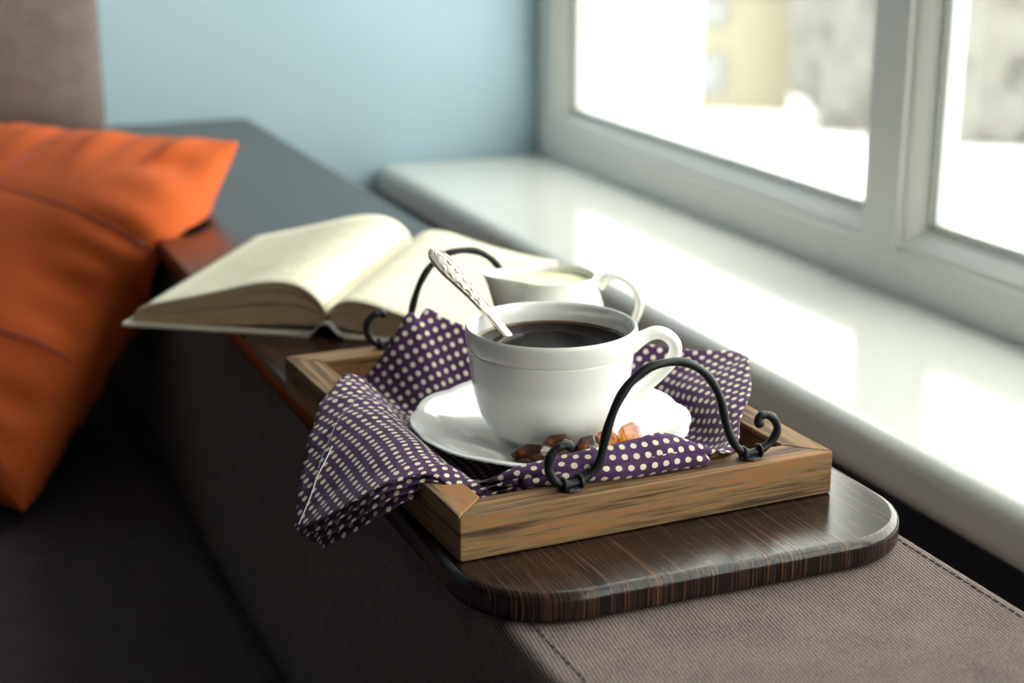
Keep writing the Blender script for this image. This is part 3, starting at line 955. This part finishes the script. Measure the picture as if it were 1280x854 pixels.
for k in range(0, 58, 3):
    v_, f_ = tube_data([line[k], line[k + 1], line[k + 2]], 0.00035, 5)
    o0 = len(VV); VV += v_; FF += [tuple(i + o0 for i in f) for f in f_]
tag(from_data('hem_stitching', VV, FF, M['blue_thread'], nap), kind='stuff')
th = [on_cloth(d_, f_, u_) for d_, f_, u_ in ((174, .86, .001), (178, .875, .0015), (180, .90, .002), (183, .915, .002), (184.5, .94, .0015), (188, .985, .001))]
tube('loose_thread', catmull(th, 6), 0.00033, M['white_thread'], nap, 6)

# ================================================================== SAUCER, CUP, COFFEE
def scallop(a):
    q = abs(math.sin(6 * a))
    return q
sa = thing('saucer', 'white porcelain saucer with a scalloped rim on the polka dot napkin', 'saucer', (OX, OY, 0.6092))
def smod(a, i, r, z):
    f = max(0.0, (r - 0.045) / 0.042) ** 1.6
    q = abs(math.sin(6 * a + 0.3))
    return (r * (1 - 0.020 * f * (1 - q) ** 1.5), z - 0.0012 * f * (1 - q))
sp = [(0, .0052), (.020, .0052), (.0275, .0053), (.0290, .0062), (.0305, .0062), (.034, .0060), (.045, .0075), (.058, .0115), (.070, .0158), (.080, .0196), (.0855, .0212), (.0872, .0210),
      (.0876, .0202), (.0866, .0192), (.080, .0172), (.070, .0130), (.058, .0086), (.046, .0045), (.044, .0010), (.0425, 0.0), (.040, 0.0), (.0385, .0014), (0, .0018)]
lathe('dish', sp, M['porcelain'], sa, 192, smod, 50)

ZC = 0.6092 + 0.0053
cup = thing('coffee_cup', 'white porcelain coffee cup with a banded rim standing on the saucer', 'cup', (OX, OY, ZC))
RIM = 0.690 - ZC
outer = [(0, .002), (.021, .002), (.0225, .0), (.0250, .0), (.0262, .0016), (.0285, .0035), (.0330, .0062), (.0375, .0098), (.0412, .0142), (.0441, .0200), (.0463, .0270), (.0480, .0345), (.0494, .0430), (.0505, .0520),
         (.0511, .0585), (.0512, .0604), (.0501, .0612), (.0514, .0622), (.0521, .0640), (.0527, .0690), (.0530, .0728), (.0528, RIM - .0012), (.0519, RIM), (.0507, RIM - .0004), (.0499, RIM - .0022)]
inner = [(.0494, .066), (.0482, .050), (.0462, .034), (.0425, .020), (.036, .010), (.026, .0056), (0, .005)]
lathe('bowl', outer + inner, M['porcelain'], cup, 128, None, 50)
# ear handle
hd = R(-14)
eh = [(.0495, .0590), (.0560, .0630), (.0640, .0665), (.0715, .0655), (.0775, .0600), (.0785, .0535), (.0755, .0470), (.0700, .0410), (.0625, .0345), (.0545, .0285), (.0455, .0235)]
pts = catmull([(r_ * math.cos(hd), r_ * math.sin(hd), z) for r_, z in eh], 6)
n = len(pts)
rad = [0.0052 + 0.0022 * max(0, 1 - i / 9) + 0.0012 * max(0, (i - n + 14) / 14) for i in range(n)]
tube('handle', pts, rad, M['porcelain'], cup, 18, 0.78, up=(math.cos(hd), math.sin(hd), 0))
# coffee
ZL = 0.677 - ZC
co = thing('coffee', 'black coffee filling the white cup', 'coffee', (OX, OY, ZC + ZL - 0.004))
lathe('liquid', [(0, 0), (.040, 0), (.0486, .001), (.0489, .0042), (.0484, .0040), (0, .0040)], M['coffee'], co, 96)
lathe('rim_film', [(.0466, .00405), (.0484, .0042), (.0488, .0050), (.0491, .0050), (.0490, .0036)], M['foam'], co, 96)

# ================================================================== SPOON
T_ = Vector((0.3313, 0.930, 0.7264)); Pa = Vector((0.3663, 0.8877, 0.677))
ax = (Pa - T_).normalized()
spn_ = thing('teaspoon', 'ornate silver teaspoon leaning in the coffee cup', 'spoon', tuple(Pa))
Ls = (Pa - T_).length
# handle: flat ornamental blade; width across the view, thin across
wdir = ax.cross(Vector((0.12, -0.80, 0.52))).normalized()
tdir = wdir.cross(ax).normalized()
if tdir.y > 0: tdir = -tdir
def hw(s):    # half width along the handle, s = metres from the tip
    k = [(0, .0012), (.001, .0030), (.004, .0053), (.010, .0067), (.018, .0068), (.028, .0058), (.040, .0043), (.055, .0033), (.072, .0030), (.095, .0030)]
    return float(np.interp(s, [a for a, b in k], [b for a, b in k]))
def hbend(s): return 0.0020 * math.sin(min(s, 0.08) / 0.08 * math.pi)
NS, NWs = 70, 10
V, F = [], []
smax = Ls + 0.022
for i in range(NS + 1):
    s = smax * (i / NS) ** 1.15
    c = T_ + ax * s + tdir * (hbend(s) - 0.0008) - Pa
    w_ = hw(s)
    for k in range(2 * NWs):
        a = 2 * math.pi * k / (2 * NWs)
        cx, cy = math.cos(a), math.sin(a)
        cx = math.copysign(abs(cx) ** 0.7, cx); cy = math.copysign(abs(cy) ** 0.6, cy)
        V.append(c + wdir * (w_ * cx) + tdir * (0.00105 * cy * (1 + s * 6)))
for i in range(NS):
    for k in range(2 * NWs):
        a, b = i * 2 * NWs + k, i * 2 * NWs + (k + 1) % (2 * NWs)
        F.append((a, b, b + 2 * NWs, a + 2 * NWs))
F.append(tuple(range(2 * NWs))); F.append(tuple(range(NS * 2 * NWs, (NS + 1) * 2 * NWs)))
hob = from_data('handle', V, F, M['silver'], spn_)
def on_handle(s, w_, up=0.0011): return T_ + ax * s + tdir * (hbend(s) - 0.0008 + up * (1 + s * 6)) + wdir * w_ - Pa
# raised border and scroll ornament
for sg in (-1, 1):
    tube('raised_border', [on_handle(s, sg * hw(s) * 0.80) for s in np.linspace(0.0035, 0.056, 40)], 0.00042, M['silver'], hob, 6)
    tube('scroll', [on_handle(0.0055 + 0.0022 * (1 - math.cos(q)), sg * (0.0006 + 0.0024 * abs(math.sin(q * 0.5)) * (1 - q / 12))) for q in np.linspace(0, 7.5, 40)], 0.00045, M['silver'], hob, 6)
    for s0, ln, wd in ((0.012, 0.006, 0.62), (0.019, 0.006, 0.60), (0.027, 0.007, 0.55), (0.035, 0.006, 0.5), (0.043, 0.006, 0.45)):
        tube('scroll', [on_handle(s0 + ln * q, sg * hw(s0 + ln * q) * (wd - 0.25 * math.sin(q * math.pi))) for q in np.linspace(0, 1, 12)], [0.0003 + 0.0005 * math.sin(math.pi * q) for q in np.linspace(0, 1, 12)], M['silver'], hob, 6)
for s0 in (0.0045, 0.008, 0.0385, 0.0425, 0.046, 0.050):
    bm = bmesh.new(); bmesh.ops.create_uvsphere(bm, u_segments=10, v_segments=6, radius=0.0010 if s0 < .01 else 0.0008)
    o = from_bm('bead', bm, M['silver'], hob); o.location = on_handle(s0, 0, 0.0009)
# bowl of the spoon, under the coffee near the bottom of the cup
bc = T_ + ax * (smax + 0.004) - Pa
V, F = [], []
nb = 24
for i in range(9):
    q = i / 8
    for k in range(nb):
        a = 2 * math.pi * k / nb
        V.append(bc + ax * (0.0125 * q * math.cos(a)) + wdir * (0.0085 * q * math.sin(a)) + tdir * (-0.0035 * (1 - q * q)))
for i in range(8):
    for k in range(nb):
        a, b = i * nb + k, i * nb + (k + 1) % nb
        F.append((a, b, b + nb, a + nb))
o = from_data('bowl', V, F, M['silver'], spn_)
sd = o.modifiers.new('thickness', 'SOLIDIFY'); sd.thickness = 0.001

# ================================================================== SUGAR
def sugar(pos, size, seed, dark, label, rot=0.0):
    rs = random.Random(seed)
    bm = bmesh.new()
    for k in range(20):
        zz = 1 - 2 * (k + 0.5) / 20; aa = k * 2.399963 + rs.uniform(-0.35, 0.35); q = math.sqrt(1 - zz * zz)
        v = Vector((q * math.cos(aa), q * math.sin(aa), zz)) * rs.uniform(0.84, 1.10)
        bm.verts.new((v.x * size[0], v.y * size[1], v.z * size[2]))
    bmesh.ops.convex_hull(bm, input=bm.verts)
    bmesh.ops.delete(bm, geom=[v for v in bm.verts if not v.link_faces], context='VERTS')
    bmesh.ops.bevel(bm, geom=list(bm.edges), offset=0.0004, segments=1, profile=0.5, affect='EDGES')
    zmin = min(v.co.z for v in bm.verts)
    for v in bm.verts: v.co.z -= zmin
    o = from_bm('sugar_lump', bm, M['sugar_dark' if dark else 'sugar'], None, True, 14)
    o.location = pos; o.rotation_euler = (0, 0, rot)
    tag(o, label, 'sugar', 'brown rock sugar lumps on the saucer')
sugar((0.3515, 0.8085, 0.6190), (.0155, .0095, .0080), 3, True, 'largest dark brown rock sugar lump of the row on the saucer', R(-20))
sugar((0.3685, 0.8125, 0.6175), (.0120, .0072, .0092), 5, True, 'dark amber rock sugar lump tucked behind the largest dark one')
sugar((0.3860, 0.8080, 0.6185), (.0105, .0085, .0078), 8, True, 'small speckled brown rock sugar lump in the middle of the row', R(30))
sugar((0.3985, 0.8095, 0.6185), (.0105, .0078, .0092), 11, False, 'amber rock sugar lump beside the brightest orange one', R(10))
sugar((0.4140, 0.8115, 0.6190), (.0125, .0085, .0100), 14, False, 'brightest orange translucent rock sugar lump, tallest of the row', R(50))

# ================================================================== CREAM JUG
JX, JY, JZ = 0.4435, 0.990, 0.6072
jug = thing('cream_jug', 'small white porcelain cream jug behind the coffee cup', 'jug', (JX, JY, JZ), R(-22.6))
jo = [(0, .001), (.022, .001), (.0245, 0), (.0275, .001), (.0315, .008), (.0350, .018), (.0368, .030), (.0368, .042), (.0355, .054), (.0338, .061), (.0314, .0685), (.0300, .0735), (.0296, .0768), (.0288, .0775), (.0278, .0765)]
ji = [(.0285, .070), (.0308, .062), (.0335, .050), (.0345, .034), (.032, .016), (.024, .006), (0, .005)]
def jmod(a, i, r, z):
    # spout towards local -x, starting above the belly
    d_ = abs((a - math.pi + math.pi) % (2 * math.pi) - math.pi)
    d_ = abs(math.atan2(math.sin(a - math.pi), math.cos(a - math.pi)))
    f = max(0, (z - 0.036) / 0.048) ** 1.4
    w_ = math.exp(-(d_ / 0.46) ** 2)
    rr = r + 0.0255 * f * w_
    zz = z + 0.0015 * f * w_ - 0.001 * f * math.exp(-((d_ - 1.2) / 0.5) ** 2)
    return rr, zz
lathe('body', jo + ji, M['jug'], jug, 128, jmod, 60)
hpts = catmull([(.0318, 0, .0690), (.0385, 0, .0755), (.0475, 0, .0755), (.0560, 0, .0690), (.0605, 0, .0590), (.0590, 0, .0480), (.0520, 0, .0370), (.0430, 0, .0295), (.0350, 0, .0260)], 6)
tube('handle', hpts, [0.0042 + 0.002 * max(0, 1 - i / 8) for i in range(len(hpts))], M['jug'], jug, 16, 0.7, up=(1, 0, 0))
cr = thing('cream', 'pale yellow cream inside the small jug', 'cream', (JX, JY, JZ + 0.0575), R(-22.6))
def cmod(a, i, r, z):
    d_ = abs(math.atan2(math.sin(a - math.pi), math.cos(a - math.pi)))
    w_ = math.exp(-(d_ / 0.46) ** 2)
    return r + (0.0118 * w_ if r > 0.0255 else 0), z
lathe('liquid', [(0, 0), (.024, 0), (.0266, .011), (.0272, .0150), (.024, .0146), (0, .0146)], M['cream'], cr, 96, cmod)
